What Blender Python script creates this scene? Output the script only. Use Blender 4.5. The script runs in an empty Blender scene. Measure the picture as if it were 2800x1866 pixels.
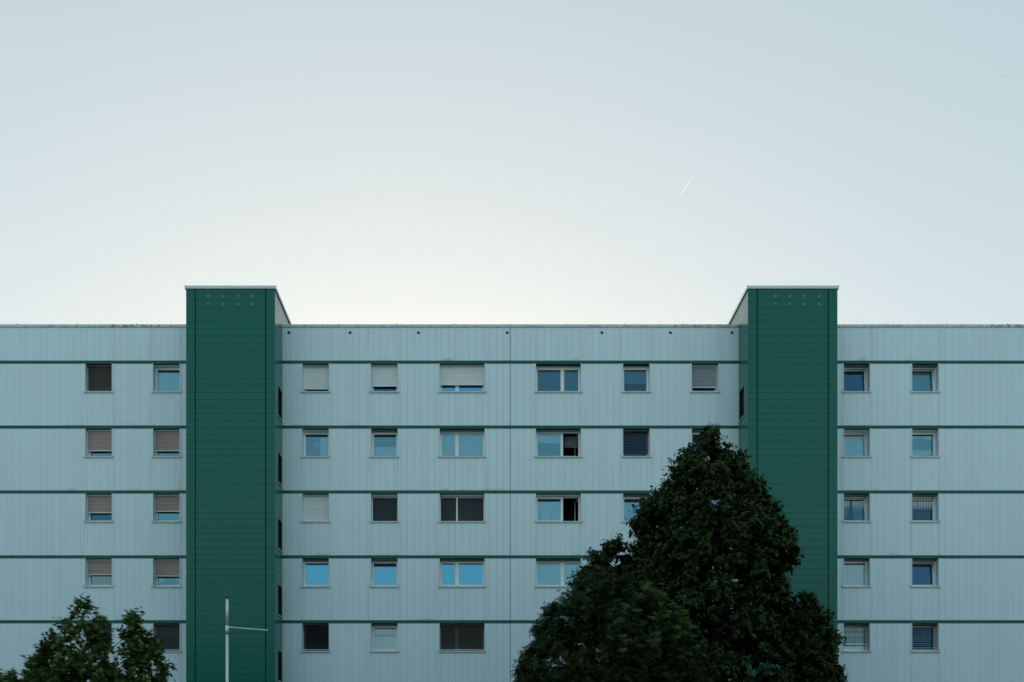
import bpy, bmesh, math, random
import numpy as np

R = math.radians
scene = bpy.context.scene
COL = scene.collection

# ------------------------------------------------------------------ camera
# 36 mm shift lens, level, on the pavement; facade stands 44.2 m away
cam = bpy.data.cameras.new('camera')
cam_ob = bpy.data.objects.new('camera', cam)
COL.objects.link(cam_ob)
cam_ob.location = (0, 0, 1.6)
cam_ob.rotation_euler = (R(90), 0, 0)
cam.sensor_width = 36
cam.lens = 36
cam.shift_x = 0.0246
cam.shift_y = 0.4382
cam.clip_end = 60000
scene.camera = cam_ob

# ------------------------------------------------------------------ world, sun, exposure
SUN_EL, SUN_AZ = 8.0, -4.0          # low sun behind the building, a little to the left
world = bpy.data.worlds.new('World')
scene.world = world
world.use_nodes = True
wn = world.node_tree
bg = wn.nodes['Background']
sky = wn.nodes.new('ShaderNodeTexSky')
sky.sky_type = 'NISHITA'
sky.sun_disc = False
sky.sun_elevation = R(SUN_EL)
sky.sun_rotation = R(SUN_AZ)
sky.air_density = 1.0
sky.dust_density = 1.0
sky.ozone_density = 1.0
# one tone curve for the whole sky, film-like: each channel is compressed the same way in every direction
sepc = wn.nodes.new('ShaderNodeSeparateColor')
comc = wn.nodes.new('ShaderNodeCombineColor')
wn.links.new(sky.outputs[0], sepc.inputs[0])
for ch, (g_, k_) in enumerate(((0.395, 0.850), (0.360, 0.955), (0.356, 0.950))):
    pw = wn.nodes.new('ShaderNodeMath')
    pw.operation = 'POWER'
    pw.inputs[1].default_value = g_
    ml = wn.nodes.new('ShaderNodeMath')
    ml.operation = 'MULTIPLY'
    ml.inputs[1].default_value = k_
    wn.links.new(sepc.outputs[ch], pw.inputs[0])
    wn.links.new(pw.outputs[0], ml.inputs[0])
    wn.links.new(ml.outputs[0], comc.inputs[ch])
wn.links.new(comc.outputs[0], bg.inputs[0])
bg.inputs[1].default_value = 0.125

sun = bpy.data.lights.new('sun', 'SUN')
sun.energy = 2.0
sun.angle = R(0.5)
sun.color = (1.0, 0.80, 0.62)
sun_ob = bpy.data.objects.new('sun', sun)
COL.objects.link(sun_ob)
sun_ob.location = (-20, 120, 60)
sun_ob.rotation_euler = (R(90 - SUN_EL), 0, R(180 - SUN_AZ))

vs = scene.view_settings
vs.view_transform = 'Standard'
vs.look = 'None'
vs.gamma = 1.0
vs.exposure = 2.08
try:
    vs.use_curve_mapping = False
except Exception:
    pass

# ------------------------------------------------------------------ helpers
rng = random.Random(7)
nrg = np.random.default_rng(7)


def link(name, mesh, mat=None, parent=None, loc=(0, 0, 0)):
    o = bpy.data.objects.new(name, mesh)
    COL.objects.link(o)
    o.location = loc
    if parent is not None:
        o.parent = parent
    if mat is not None and len(mesh.materials) == 0:
        mesh.materials.append(mat)
    return o


class MB:
    """collects boxes, prisms and sheets into one mesh"""

    def __init__(self):
        self.v, self.f, self.sm = [], [], []

    def add(self, verts, faces, smooth=False):
        n = len(self.v)
        self.v += [tuple(p) for p in verts]
        self.f += [tuple(i + n for i in f) for f in faces]
        self.sm += [smooth] * len(faces)
        return self

    def box(self, x0, x1, y0, y1, z0, z1):
        return self.add([(x0, y0, z0), (x1, y0, z0), (x1, y1, z0), (x0, y1, z0),
                         (x0, y0, z1), (x1, y0, z1), (x1, y1, z1), (x0, y1, z1)],
                        [(0, 3, 2, 1), (4, 5, 6, 7), (0, 1, 5, 4), (1, 2, 6, 5), (2, 3, 7, 6), (3, 0, 4, 7)])

    def prism(self, poly, z0, z1):          # poly in xy, counter-clockwise seen from above
        n = len(poly)
        vs_ = [(x, y, z0) for x, y in poly] + [(x, y, z1) for x, y in poly]
        fs = [tuple(range(n))[::-1], tuple(range(n, 2 * n))]
        fs += [(i, (i + 1) % n, n + (i + 1) % n, n + i) for i in range(n)]
        return self.add(vs_, fs)

    def tube(self, pts, rad, n=10, smooth=True, caps=True):
        pts = [np.array(p, float) for p in pts]
        if not hasattr(rad, '__len__'):
            rad = [rad] * len(pts)
        vs_, fs = [], []
        prev = None
        for i, p in enumerate(pts):
            a = pts[max(i - 1, 0)]
            b = pts[min(i + 1, len(pts) - 1)]
            d = (b - a) / (np.linalg.norm(b - a) + 1e-9)
            if prev is None:
                ref = np.array((0, 0, 1.)) if abs(d[2]) < .9 else np.array((1., 0, 0))
                u = np.cross(d, ref)
            else:
                u = prev - d * prev.dot(d)
            u /= np.linalg.norm(u) + 1e-9
            prev = u
            w = np.cross(d, u)
            for k in range(n):
                t = 2 * math.pi * k / n
                vs_.append(p + rad[i] * (math.cos(t) * u + math.sin(t) * w))
        for i in range(len(pts) - 1):
            for k in range(n):
                fs.append((i * n + k, i * n + (k + 1) % n, (i + 1) * n + (k + 1) % n, (i + 1) * n + k))
        self.add(vs_, fs, smooth)
        if caps:
            m = len(self.v) - len(vs_)
            self.f += [tuple(m + k for k in range(n))[::-1], tuple(m + (len(pts) - 1) * n + k for k in range(n))]
            self.sm += [False, False]
        return self

    def lathe(self, prof, n=24, c=(0, 0, 0), axis='y', smooth=True):
        vs_, fs = [], []
        for r, h in prof:
            for k in range(n):
                t = 2 * math.pi * k / n
                if axis == 'y':
                    vs_.append((c[0] + r * math.cos(t), c[1] + h, c[2] + r * math.sin(t)))
                else:
                    vs_.append((c[0] + r * math.cos(t), c[1] + r * math.sin(t), c[2] + h))
        for i in range(len(prof) - 1):
            for k in range(n):
                fs.append((i * n + k, i * n + (k + 1) % n, (i + 1) * n + (k + 1) % n, (i + 1) * n + k))
        return self.add(vs_, fs, smooth)

    def mesh(self, name):
        me = bpy.data.meshes.new(name)
        me.from_pydata(self.v, [], self.f)
        if any(self.sm):
            me.polygons.foreach_set('use_smooth', self.sm)
        me.update()
        return me

    def build(self, name, mat, parent=None, loc=(0, 0, 0)):
        return link(name, self.mesh(name), mat, parent, loc)


def tag(o, label=None, cat=None, group=None, kind=None):
    if label:
        o['label'] = label
    if cat:
        o['category'] = cat
    if group:
        o['group'] = group
    if kind:
        o['kind'] = kind
    return o


def empty(name, loc):
    o = bpy.data.objects.new(name, None)
    COL.objects.link(o)
    o.location = loc
    return o


# ------------------------------------------------------------------ materials
def new_mat(name):
    m = bpy.data.materials.new(name)
    m.use_nodes = True
    nt = m.node_tree
    return m, nt, nt.nodes['Principled BSDF']


def node(nt, typ, **kw):
    n = nt.nodes.new(typ)
    for k, v in kw.items():
        setattr(n, k, v)
    return n


def mathn(nt, op, a, b=None, clamp=False):
    n = node(nt, 'ShaderNodeMath', operation=op, use_clamp=clamp)
    for i, x in enumerate((a, b)):
        if x is None:
            continue
        if isinstance(x, (int, float)):
            n.inputs[i].default_value = x
        else:
            nt.links.new(x, n.inputs[i])
    return n.outputs[0]


def mixc(nt, fac, a, b, blend='MIX'):
    n = node(nt, 'ShaderNodeMix', data_type='RGBA', blend_type=blend)
    for key, x in (('Factor', fac), ('A', a), ('B', b)):
        if isinstance(x, (int, float)):
            n.inputs[key].default_value = x
        elif isinstance(x, tuple):
            n.inputs[key].default_value = (*x, 1) if len(x) == 3 else x
        else:
            nt.links.new(x, n.inputs[key])
    return n.outputs['Result']


def noise(nt, vec, scale, detail=3, rough=.5):
    n = node(nt, 'ShaderNodeTexNoise')
    n.inputs['Scale'].default_value = scale
    n.inputs['Detail'].default_value = detail
    n.inputs['Roughness'].default_value = rough
    if vec is not None:
        nt.links.new(vec, n.inputs['Vector'])
    return n.outputs['Fac']


def scaled(nt, sx, sy, sz):
    g = node(nt, 'ShaderNodeNewGeometry')
    m = node(nt, 'ShaderNodeMapping')
    m.inputs['Scale'].default_value = (sx, sy, sz)
    nt.links.new(g.outputs['Position'], m.inputs['Vector'])
    return m.outputs[0], g


def ramp(nt, x, a, b):
    n = node(nt, 'ShaderNodeMapRange')
    n.inputs['From Min'].default_value = a
    n.inputs['From Max'].default_value = b
    nt.links.new(x, n.inputs['Value'])
    return n.outputs[0]


def simple(name, col, rough=.5, metal=0., spec=.5, var=.08, scale=4.):
    m, nt, b = new_mat(name)
    v, g = scaled(nt, 1, 1, 1)
    f = noise(nt, v, scale, 4)
    dark = tuple(c * (1 - var) for c in col)
    lite = tuple(min(1, c * (1 + var)) for c in col)
    nt.links.new(mixc(nt, f, dark, lite), b.inputs['Base Color'])
    b.inputs['Roughness'].default_value = rough
    b.inputs['Metallic'].default_value = metal
    b.inputs['Specular IOR Level'].default_value = spec
    return m


COLS = [(-17.372, -16.120), (-14.452, -13.190), (-8.018, -6.755), (-5.054, -3.788), (-2.099, -.039),
        (2.061, 4.116), (5.821, 7.085), (8.788, 10.057), (15.340, 16.579), (18.292, 19.544)]
STOREY = 2.801
ZB0 = 19.987            # underside of the topmost green band
BAND_H = 0.132


def clad_material(name, base, rough, streak, grime, coat=0.):
    """painted metal cladding: tone differs a little from sheet to sheet, rain streaks, grime over the bands"""
    m, nt, b = new_mat(name)
    vec, g = scaled(nt, 3.2, 3.2, .22)
    st = ramp(nt, noise(nt, vec, 2.2, 5, .6), .50, .78)
    vec2, _ = scaled(nt, 1, 1, 1)
    big = noise(nt, vec2, .35, 2)
    oi = node(nt, 'ShaderNodeObjectInfo')
    isl = mathn(nt, 'FRACT', mathn(nt, 'ADD', oi.outputs['Random'], g.outputs['Random Per Island']))
    tone = mathn(nt, 'ADD', mathn(nt, 'MULTIPLY', isl, .04), .965)
    tone2 = mathn(nt, 'MULTIPLY', tone, mathn(nt, 'ADD', mathn(nt, 'MULTIPLY', big, .07), .965))
    col = mixc(nt, 1.0, base, tone2, 'MULTIPLY')
    dirt = tuple(c * .62 for c in base)
    col = mixc(nt, mathn(nt, 'MULTIPLY', st, streak), col, (dirt[0] * 1.05, dirt[1], dirt[2] * .95))
    if grime:
        sep = node(nt, 'ShaderNodeSeparateXYZ')
        nt.links.new(g.outputs['Position'], sep.inputs[0])
        zz = mathn(nt, 'FRACT', mathn(nt, 'DIVIDE', mathn(nt, 'SUBTRACT', sep.outputs['Z'], ZB0 + BAND_H - 20 * STOREY), STOREY))
        near = mathn(nt, 'POWER', mathn(nt, 'SUBTRACT', 1.0, ramp(nt, zz, 0, .07)), 2.0)
        vx, _ = scaled(nt, 1, 1, 2.2)
        spots = ramp(nt, noise(nt, vx, .9, 4, .65), .56, .70)
        col = mixc(nt, mathn(nt, 'MULTIPLY', mathn(nt, 'MULTIPLY', near, spots), .55), col, (.10, .11, .10))
        # rain runs down from the window corners
        dist = None
        for xj in [e for pr in COLS for e in pr]:
            d_ = mathn(nt, 'ABSOLUTE', mathn(nt, 'SUBTRACT', sep.outputs['X'], xj + (.02 if xj % .1 > .05 else -.03)))
            dist = d_ if dist is None else mathn(nt, 'MINIMUM', dist, d_)
        vr, _ = scaled(nt, 9, 9, .55)
        run = mathn(nt, 'MULTIPLY', mathn(nt, 'SUBTRACT', 1.0, ramp(nt, dist, .0, .13)), ramp(nt, noise(nt, vr, 1.0, 3, .6), .38, .72))
        zf = mathn(nt, 'SUBTRACT', 1.0, ramp(nt, zz, .50, .60))
        col = mixc(nt, mathn(nt, 'MULTIPLY', mathn(nt, 'MULTIPLY', run, zf), .24), col, (.20, .23, .23))
    nt.links.new(col, b.inputs['Base Color'])
    rn = noise(nt, vec2, 3.0, 3)
    rr = mathn(nt, 'ADD', mathn(nt, 'MULTIPLY', rn, .10), rough - .05)
    nt.links.new(rr, b.inputs['Roughness'])
    if coat:
        b.inputs['Specular IOR Level'].default_value = coat
    # sheets are never dead flat
    bump = node(nt, 'ShaderNodeBump')
    bump.inputs['Strength'].default_value = .25
    bump.inputs['Distance'].default_value = .01
    vb, _ = scaled(nt, 1, 1, .5)
    nt.links.new(noise(nt, vb, 1.6, 2), bump.inputs['Height'])
    nt.links.new(bump.outputs[0], b.inputs['Normal'])
    return m


M = {}
M['panel'] = clad_material('pale_blue_grey_cladding', (.685, .898, .995), .42, .07, True)
M['green'] = clad_material('dark_green_cladding', (.002, .152, .122), .24, .22, False, .28)  # streaks strengthened to put an uneven sheen into the colour
M['band'] = clad_material('dark_green_band', (.002, .110, .095), .30, .12, False, .28)
M['backing'] = simple('dark_joint_backing', (.035, .05, .055), .8)
M['joint'] = simple('black_joint_backing', (.006, .008, .008), .9)
M['trim'] = simple('grey_aluminium_trim', (.60, .74, .79), .40, .10, var=.10, scale=8)
M['sill'] = simple('grey_sill_metal', (.50, .60, .63), .40, .15, var=.18, scale=9)
M['frame'] = simple('white_window_plastic', (.84, .94, .96), .35, var=.05)
M['dframe'] = simple('dark_green_window_frame', (.012, .055, .045), .4)
M['headdark'] = simple('painted_dark_reflection', (.016, .017, .02), .7, var=.3)  # near-black colour standing in for the dark lintel reflection
M['dpane'] = simple('dark_landing_glass', (.006, .02, .018), .5, spec=.2)
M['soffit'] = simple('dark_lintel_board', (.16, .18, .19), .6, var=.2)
M['wshutter'] = simple('white_shutter_slats', (.82, .92, .95), .45, var=.06)
M['gshutter'] = simple('grey_shutter_slats', (.36, .42, .47), .45, var=.06)
M['bshutter'] = simple('beige_shutter_slats', (.47, .395, .375), .5, var=.07)
M['dblind'] = simple('dark_brown_blind_slats', (.13, .122, .118), .4, var=.15)
M['kblind'] = simple('near_black_blind_slats', (.045, .045, .055), .4, var=.15)
M['mblind'] = simple('grey_blind_slats', (.10, .11, .12), .35, .3, var=.15)
M['room'] = simple('dim_room_walls', (.10, .10, .10), .9)
M['room_light'] = simple('brightened_room_walls', (.55, .55, .53), .9)  # extra room light put into paler walls, lifting the curtains
M['roof'] = simple('roof_felt', (.12, .12, .12), .9, var=.25)
M['concrete'] = simple('grey_rendered_wall', (.42, .44, .44), .8)
M['vent_dark'] = simple('vent_hole_black', (.008, .008, .009), .9)
M['vent_grey'] = simple('dull_vent_ring', (.13, .15, .16), .5, .3)
M['vent_mid'] = simple('grey_vent_ring', (.38, .43, .45), .5, .2)
M['steel'] = simple('galvanised_pole_metal', (.74, .82, .85), .36, .25, var=.12, scale=12)
M['black'] = simple('black_plastic_cap', (.02, .02, .022), .5)
M['screen'] = simple('dark_insect_screen', (.05, .06, .07), .7, var=.25)
M['white'] = simple('white_ornament', (.8, .82, .82), .5)
M['leafplant'] = simple('dark_houseplant_green', (.03, .055, .04), .6, var=.3)
M['petal'] = simple('pale_pink_petals', (.62, .45, .52), .6)
M['terracotta'] = simple('terracotta_pot', (.35, .15, .09), .8)


def coping_material():
    m, nt, b = new_mat('weathered_coping_metal')
    vec, g = scaled(nt, 1, 1, .45)
    lich = ramp(nt, noise(nt, vec, 9.0, 6, .7), .47, .62)
    vx, _ = scaled(nt, .16, .0, 0)
    zone = ramp(nt, noise(nt, vx, 1.0, 2), .40, .62)
    f = mathn(nt, 'MULTIPLY', lich, mathn(nt, 'ADD', mathn(nt, 'MULTIPLY', zone, .75), .18))
    col = mixc(nt, f, (.58, .68, .72), (.11, .11, .10))
    nt.links.new(col, b.inputs['Base Color'])
    b.inputs['Roughness'].default_value = .5
    b.inputs['Metallic'].default_value = .2
    return m


M['coping'] = coping_material()


def glass_material(name, refl, tint_, trans):
    m, nt, b = new_mat(name)
    nt.nodes.remove(b)
    out = nt.nodes['Material Output']
    gl = node(nt, 'ShaderNodeBsdfGlossy')
    gl.inputs['Roughness'].default_value = .015
    gl.inputs['Color'].default_value = (*tint_, 1)
    tr = node(nt, 'ShaderNodeBsdfTransparent')
    tr.inputs['Color'].default_value = (*trans, 1)
    fr = node(nt, 'ShaderNodeFresnel')
    fr.inputs['IOR'].default_value = 1.5
    bump = node(nt, 'ShaderNodeBump')
    bump.inputs['Strength'].default_value = .04
    bump.inputs['Distance'].default_value = .02
    v, _ = scaled(nt, 1, 1, 1)
    nt.links.new(noise(nt, v, 1.3, 1), bump.inputs['Height'])
    nt.links.new(bump.outputs[0], gl.inputs['Normal'])
    fac = mathn(nt, 'ADD', mathn(nt, 'MULTIPLY', fr.outputs[0], 1 - refl), refl, True)
    mx = node(nt, 'ShaderNodeMixShader')
    nt.links.new(fac, mx.inputs[0])
    nt.links.new(tr.outputs[0], mx.inputs[1])
    nt.links.new(gl.outputs[0], mx.inputs[2])
    nt.links.new(mx.outputs[0], out.inputs[0])
    return m


TR = (.66, .90, .96)
M['glass_blue'] = glass_material('sky_blue_coated_glass', .48, (.15, .50, .72), TR)
M['glass_mid'] = glass_material('teal_tinted_glass', .26, (.22, .54, .68), (.74, .94, .97))
M['glass_dark'] = glass_material('dark_blue_glass', .20, (.16, .40, .62), (.45, .58, .70))
M['glass_cur'] = glass_material('blue_tinted_curtain_glass', .15, (.30, .68, .88), (.92, 1.0, 1.0))
M['glass_dim'] = glass_material('dim_blue_glass', .08, (.25, .50, .66), (.62, .80, .88))
M['glass_clear'] = glass_material('clear_pane_glass', .08, (.7, .9, 1.0), (.85, .97, .98))


def cloth_material(name, col, alpha, transl):
    m, nt, b = new_mat(name)
    nt.nodes.remove(b)
    out = nt.nodes['Material Output']
    df = node(nt, 'ShaderNodeBsdfDiffuse')
    v, _ = scaled(nt, 14, 14, 3)
    c = mixc(nt, noise(nt, v, 2.0, 4), tuple(x * .82 for x in col), col)
    nt.links.new(c, df.inputs['Color'])
    tl = node(nt, 'ShaderNodeBsdfTranslucent')
    nt.links.new(c, tl.inputs['Color'])
    mx = node(nt, 'ShaderNodeMixShader')
    mx.inputs[0].default_value = transl
    nt.links.new(df.outputs[0], mx.inputs[1])
    nt.links.new(tl.outputs[0], mx.inputs[2])
    tr = node(nt, 'ShaderNodeBsdfTransparent')
    m2 = node(nt, 'ShaderNodeMixShader')
    m2.inputs[0].default_value = alpha
    nt.links.new(tr.outputs[0], m2.inputs[1])
    nt.links.new(mx.outputs[0], m2.inputs[2])
    nt.links.new(m2.outputs[0], out.inputs[0])
    return m


M['curtain'] = cloth_material('white_curtain_cloth', (.85, .93, .94), .97, .2)
M['voile'] = cloth_material('sheer_voile', (.72, .80, .84), .62, .2)
M['dimcloth'] = cloth_material('grey_sheer_cloth', (.30, .36, .42), .75, .2)
M['brownroll'] = cloth_material('brown_roller_cloth', (.16, .13, .11), 1.0, .1)


def leaf_material(name, c0, c1, c2, spec=.4, rough=.42):
    m, nt, b = new_mat(name)
    g = node(nt, 'ShaderNodeNewGeometry')
    r = g.outputs['Random Per Island']
    col = mixc(nt, ramp(nt, r, 0, .8), c0, c1)
    col = mixc(nt, ramp(nt, r, .86, 1.0), col, c2)
    nt.links.new(col, b.inputs['Base Color'])
    b.inputs['Roughness'].default_value = rough
    b.inputs['Specular IOR Level'].default_value = spec
    tl = node(nt, 'ShaderNodeBsdfTranslucent')
    nt.links.new(col, tl.inputs['Color'])
    mx = node(nt, 'ShaderNodeMixShader')
    mx.inputs[0].default_value = .22
    out = nt.nodes['Material Output']
    nt.links.new(b.outputs[0], mx.inputs[1])
    nt.links.new(tl.outputs[0], mx.inputs[2])
    nt.links.new(mx.outputs[0], out.inputs[0])
    return m


M['lime'] = leaf_material('dark_lime_leaf', (.016, .042, .011), (.034, .074, .017), (.060, .100, .023), .2, .55)
M['chestnut'] = leaf_material('dark_chestnut_leaf', (.020, .046, .014), (.040, .080, .022), (.062, .105, .028), .2, .55)
M['shoot'] = leaf_material('young_green_leaf', (.06, .14, .025), (.09, .18, .035), (.11, .21, .04), .3)
M['plane'] = leaf_material('mid_green_plane_leaf', (.050, .110, .024), (.098, .172, .038), (.145, .215, .052), .3, .5)
M['bark'] = simple('grey_brown_bark', (.05, .042, .035), .9, var=.4, scale=20)

# ------------------------------------------------------------------ ground
YF = 44.19                 # facade plane
YT = YF - 1.548            # front of the stair towers


def ground_material():
    m, nt, b = new_mat('worn_paving')
    v, _ = scaled(nt, 1, 1, 1)
    col = mixc(nt, noise(nt, v, .4, 6, .65), (.40, .43, .45), (.52, .55, .57))
    nt.links.new(col, b.inputs['Base Color'])
    b.inputs['Roughness'].default_value = .85
    return m


def lawn_material():
    m, nt, b = new_mat('mown_grass')
    v, _ = scaled(nt, 1, 1, 1)
    col = mixc(nt, noise(nt, v, 1.2, 8, .7), (.03, .055, .018), (.06, .09, .03))
    nt.links.new(col, b.inputs['Base Color'])
    b.inputs['Roughness'].default_value = .9
    return m


gm = MB()
gm.add([(-4000, -4000, 0), (4000, -4000, 0), (4000, 4000, 0), (-4000, 4000, 0)], [(0, 1, 2, 3)])
tag(gm.build('ground', ground_material()), kind='structure')
lm = MB()
NX, NY = 60, 16
pts = []
for j in range(NY + 1):
    for i in range(NX + 1):
        x = -44 + 88 * i / NX
        y = 8 + 33.5 * j / NY
        pts.append((x, y, .012 + .02 * (math.sin(x * .9 + y) * .5 + .5)))
lm.add(pts, [(j * (NX + 1) + i, j * (NX + 1) + i + 1, (j + 1) * (NX + 1) + i + 1, (j + 1) * (NX + 1) + i)
             for j in range(NY) for i in range(NX)], True)
tag(lm.build('lawn', lawn_material()), kind='structure')

# ------------------------------------------------------------------ apartment building
B = empty('apartment_building', (0, YF, 0))
tag(B, 'pale blue-grey panelled apartment block with green bands and two dark green stair towers', 'building')
# everything below is in the building's own frame: y = 0 is the facade plane, -y towards the street

ROWS = 5
WIN_H = 1.184              # sill top to underside of the band
SILL_H = 0.079
TOP_PANEL = 21.550
TOP_COPE = 21.676
TOW = [(-12.527, -8.823), (10.874, 14.605)]
YTL = YT - YF
X_END = 46.0


def zb(r):
    return ZB0 - STOREY * r


# --- load-bearing wall behind the cladding, storey by storey, with real openings
for r in range(-1, 7):
    mb = MB()
    z1 = TOP_PANEL - .02 if r < 0 else zb(r)
    z0 = zb(0) if r < 0 else (zb(r + 1) if r < 6 else 0)
    if 0 <= r < ROWS:
        zo = zb(r) - WIN_H - SILL_H
        x = -X_END
        for a, b_ in COLS:
            mb.box(x, a, .03, .40, z0, z1)
            mb.box(a, b_, .03, .40, z0, zo)
            x = b_
        mb.box(x, X_END, .03, .40, z0, z1)
    else:
        mb.box(-X_END, X_END, .03, .40, z0, z1)
    mb.build('wall', M['backing'], B)
mb = MB().box(-X_END, X_END, 2.65, 13, 0, 21.2)
mb.build('rear_wall', M['concrete'], B)
for s in (-1, 1):
    MB().box(s * X_END - .15, s * X_END + .15, .40, 2.65, 0, 21.2).build('end_wall', M['concrete'], B)
MB().box(-X_END - .1, X_END + .1, .02 + .39, 13.1, 21.2, 21.42).build('roof', M['roof'], B)

# --- green bands (cut where the towers stand)
SEGS = [(-X_END, TOW[0][0]), (TOW[0][1], TOW[1][0]), (TOW[1][1], X_END)]
for r in range(7):
    for a, b_ in SEGS:
        mb = MB()
        z = zb(r)
        # pressed metal profile: small drip lip below, sloping top
        prof = [(.031, z), (-.014, z), (-.014, z + .012), (-.010, z + .016), (-.010, z + BAND_H - .004), (-.006, z + BAND_H), (.031, z + BAND_H)]
        n = len(prof)
        vs_ = [(a, y, zz) for y, zz in prof] + [(b_, y, zz) for y, zz in prof]
        fs = [(i, (i + 1) % n, n + (i + 1) % n, n + i) for i in range(n)] + [tuple(range(n))[::-1], tuple(range(n, 2 * n))]
        mb.add(vs_, [f[::-1] for f in fs])
        mb.build('band', M['band'], B)

# --- cladding planks
GAP = .0052
mesh_cache = {}


def plank_rects(x0, x1, z0, z1, r):
    """rectangle minus the window openings of that storey -> list of rectangles"""
    out = []
    if 0 <= r < ROWS:
        zo = zb(r) - WIN_H - SILL_H
        xs = x0
        for a, b_ in COLS:
            if b_ <= x0 or a >= x1:
                continue
            a2, b2 = max(a, x0), min(b_, x1)
            if a2 > xs + 1e-4:
                out.append((xs, a2, z0, z1))
            out.append((a2, b2, z0, zo - .002))
            xs = b2
        if xs < x1 - 1e-4:
            out.append((xs, x1, z0, z1))
    else:
        out.append((x0, x1, z0, z1))
    return out


planks = []
EXP = 1.010               # expansion joint
for si, (a, b_) in enumerate(SEGS):
    if si == 0:
        edges = [b_, b_ - .062]
        while edges[-1] > -30:
            edges.append(edges[-1] - .2904)
        edges = edges[::-1]
    elif si == 1:
        n1 = 33
        p1 = (EXP - (a + .083)) / n1
        edges = [a] + [a + .083 + p1 * i for i in range(n1 + 1)]
        n2 = 33
        p2 = ((b_ - .075) - EXP) / n2
        edges += [EXP + p2 * (i + 1) for i in range(n2)] + [b_]
    else:
        edges = [a]
        e = a + .20
        while e < 30:
            edges.append(e)
            e += .2936
    for r in range(-1, 7):
        z1 = TOP_PANEL if r < 0 else zb(r) - .003
        z0 = (zb(r + 1) + BAND_H + .003) if r < 6 else .15
        for x0, x1 in zip(edges[:-1], edges[1:]):
            g0 = g1 = GAP / 2
            if abs(x0 - EXP) < 1e-3:
                g0 = .013
            if abs(x1 - EXP) < 1e-3:
                g1 = .013
            rc = plank_rects(x0 + g0, x1 - g1, z0, z1, r)
            vis = sum((q[1] - q[0]) * (q[3] - q[2]) for q in rc)
            xc = (x0 + x1) / 2
            if r > 3 or abs(xc - .6) > 22.6:
                vis *= .2 if abs(xc - .6) < 22.6 and r == 4 else 0
            if r >= 0:                                  # hidden behind the trees
                zc = (z0 + z1) / 2
                if abs(xc - 9.3) < (19.5 - zc) * .62 + .3 and zc < 18:
                    vis *= .1
            planks.append((vis, rc, x0, z0))
planks.sort(key=lambda q: -q[0])


def plank_mesh(rc, ox, oz):
    key = tuple(round(v, 4) for q in rc for v in (q[0] - ox, q[1] - ox, q[2] - oz, q[3] - oz))
    if key not in mesh_cache:
        mb = MB()
        for q in rc:
            mb.box(q[0] - ox, q[1] - ox, 0, .0285, q[2] - oz, q[3] - oz)
        me = mb.mesh('cladding_panel')
        me.materials.append(M['panel'])
        mesh_cache[key] = me
    return mesh_cache[key]


N_IND = 300
for vis, rc, ox, oz in planks[:N_IND]:
    link('cladding_panel', plank_mesh(rc, ox, oz), None, B, (ox, 0, oz))
mb = MB()
for vis, rc, ox, oz in planks[N_IND:]:
    for q in rc:
        mb.box(q[0], q[1], 0, .0285, q[2], q[3])
tag(mb.build('cladding_panel', M['panel'], B), kind='stuff')

# --- parapet coping in lengths with joint clips
for a, b_ in SEGS:
    n = max(1, round((b_ - a) / 2.56))
    for i in range(n):
        x0, x1 = a + (b_ - a) * i / n + .003, a + (b_ - a) * (i + 1) / n - .003
        mb = MB()
        prof = [(-.035, TOP_PANEL + .006), (-.035, TOP_COPE - .012), (-.02, TOP_COPE), (.45, TOP_COPE - .02), (.45, TOP_PANEL - .1), (.42, TOP_PANEL - .1), (.42, TOP_PANEL + .012), (-.022, TOP_PANEL + .012), (-.022, TOP_PANEL + .006)]
        k = len(prof)
        vs_ = [(x0, y, z) for y, z in prof] + [(x1, y, z) for y, z in prof]
        fs = [(j, (j + 1) % k, k + (j + 1) % k, k + j) for j in range(k)] + [tuple(range(k)), tuple(range(k, 2 * k))[::-1]]
        mb.add(vs_, fs)
        o = mb.build('coping', M['coping'], B)
        MB().box(x1 - .012, x1 + .018, -.038, .03, TOP_COPE - .012, TOP_COPE + .03).build('joint_clip', M['sill'], o)


# --- round vents
def vent(x, y, z, d, mat='trim'):
    ring = MB().lathe([(d * .5, .0), (d * .5, -.012), (d * .40, -.020), (d * .26, -.014), (d * .24, .02)], 28)
    o = ring.build('vent', M[mat], B, (x, y, z))
    MB().lathe([(d * .29, -.016), (.0005, -.0165)], 24).build('hole', M['vent_dark'], o)
    return o


for x in (-8.538, -5.897, -2.951, .882, 4.969, 7.923, 10.584):
    vent(x, -.001, 21.32, .125, 'vent_grey')

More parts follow.
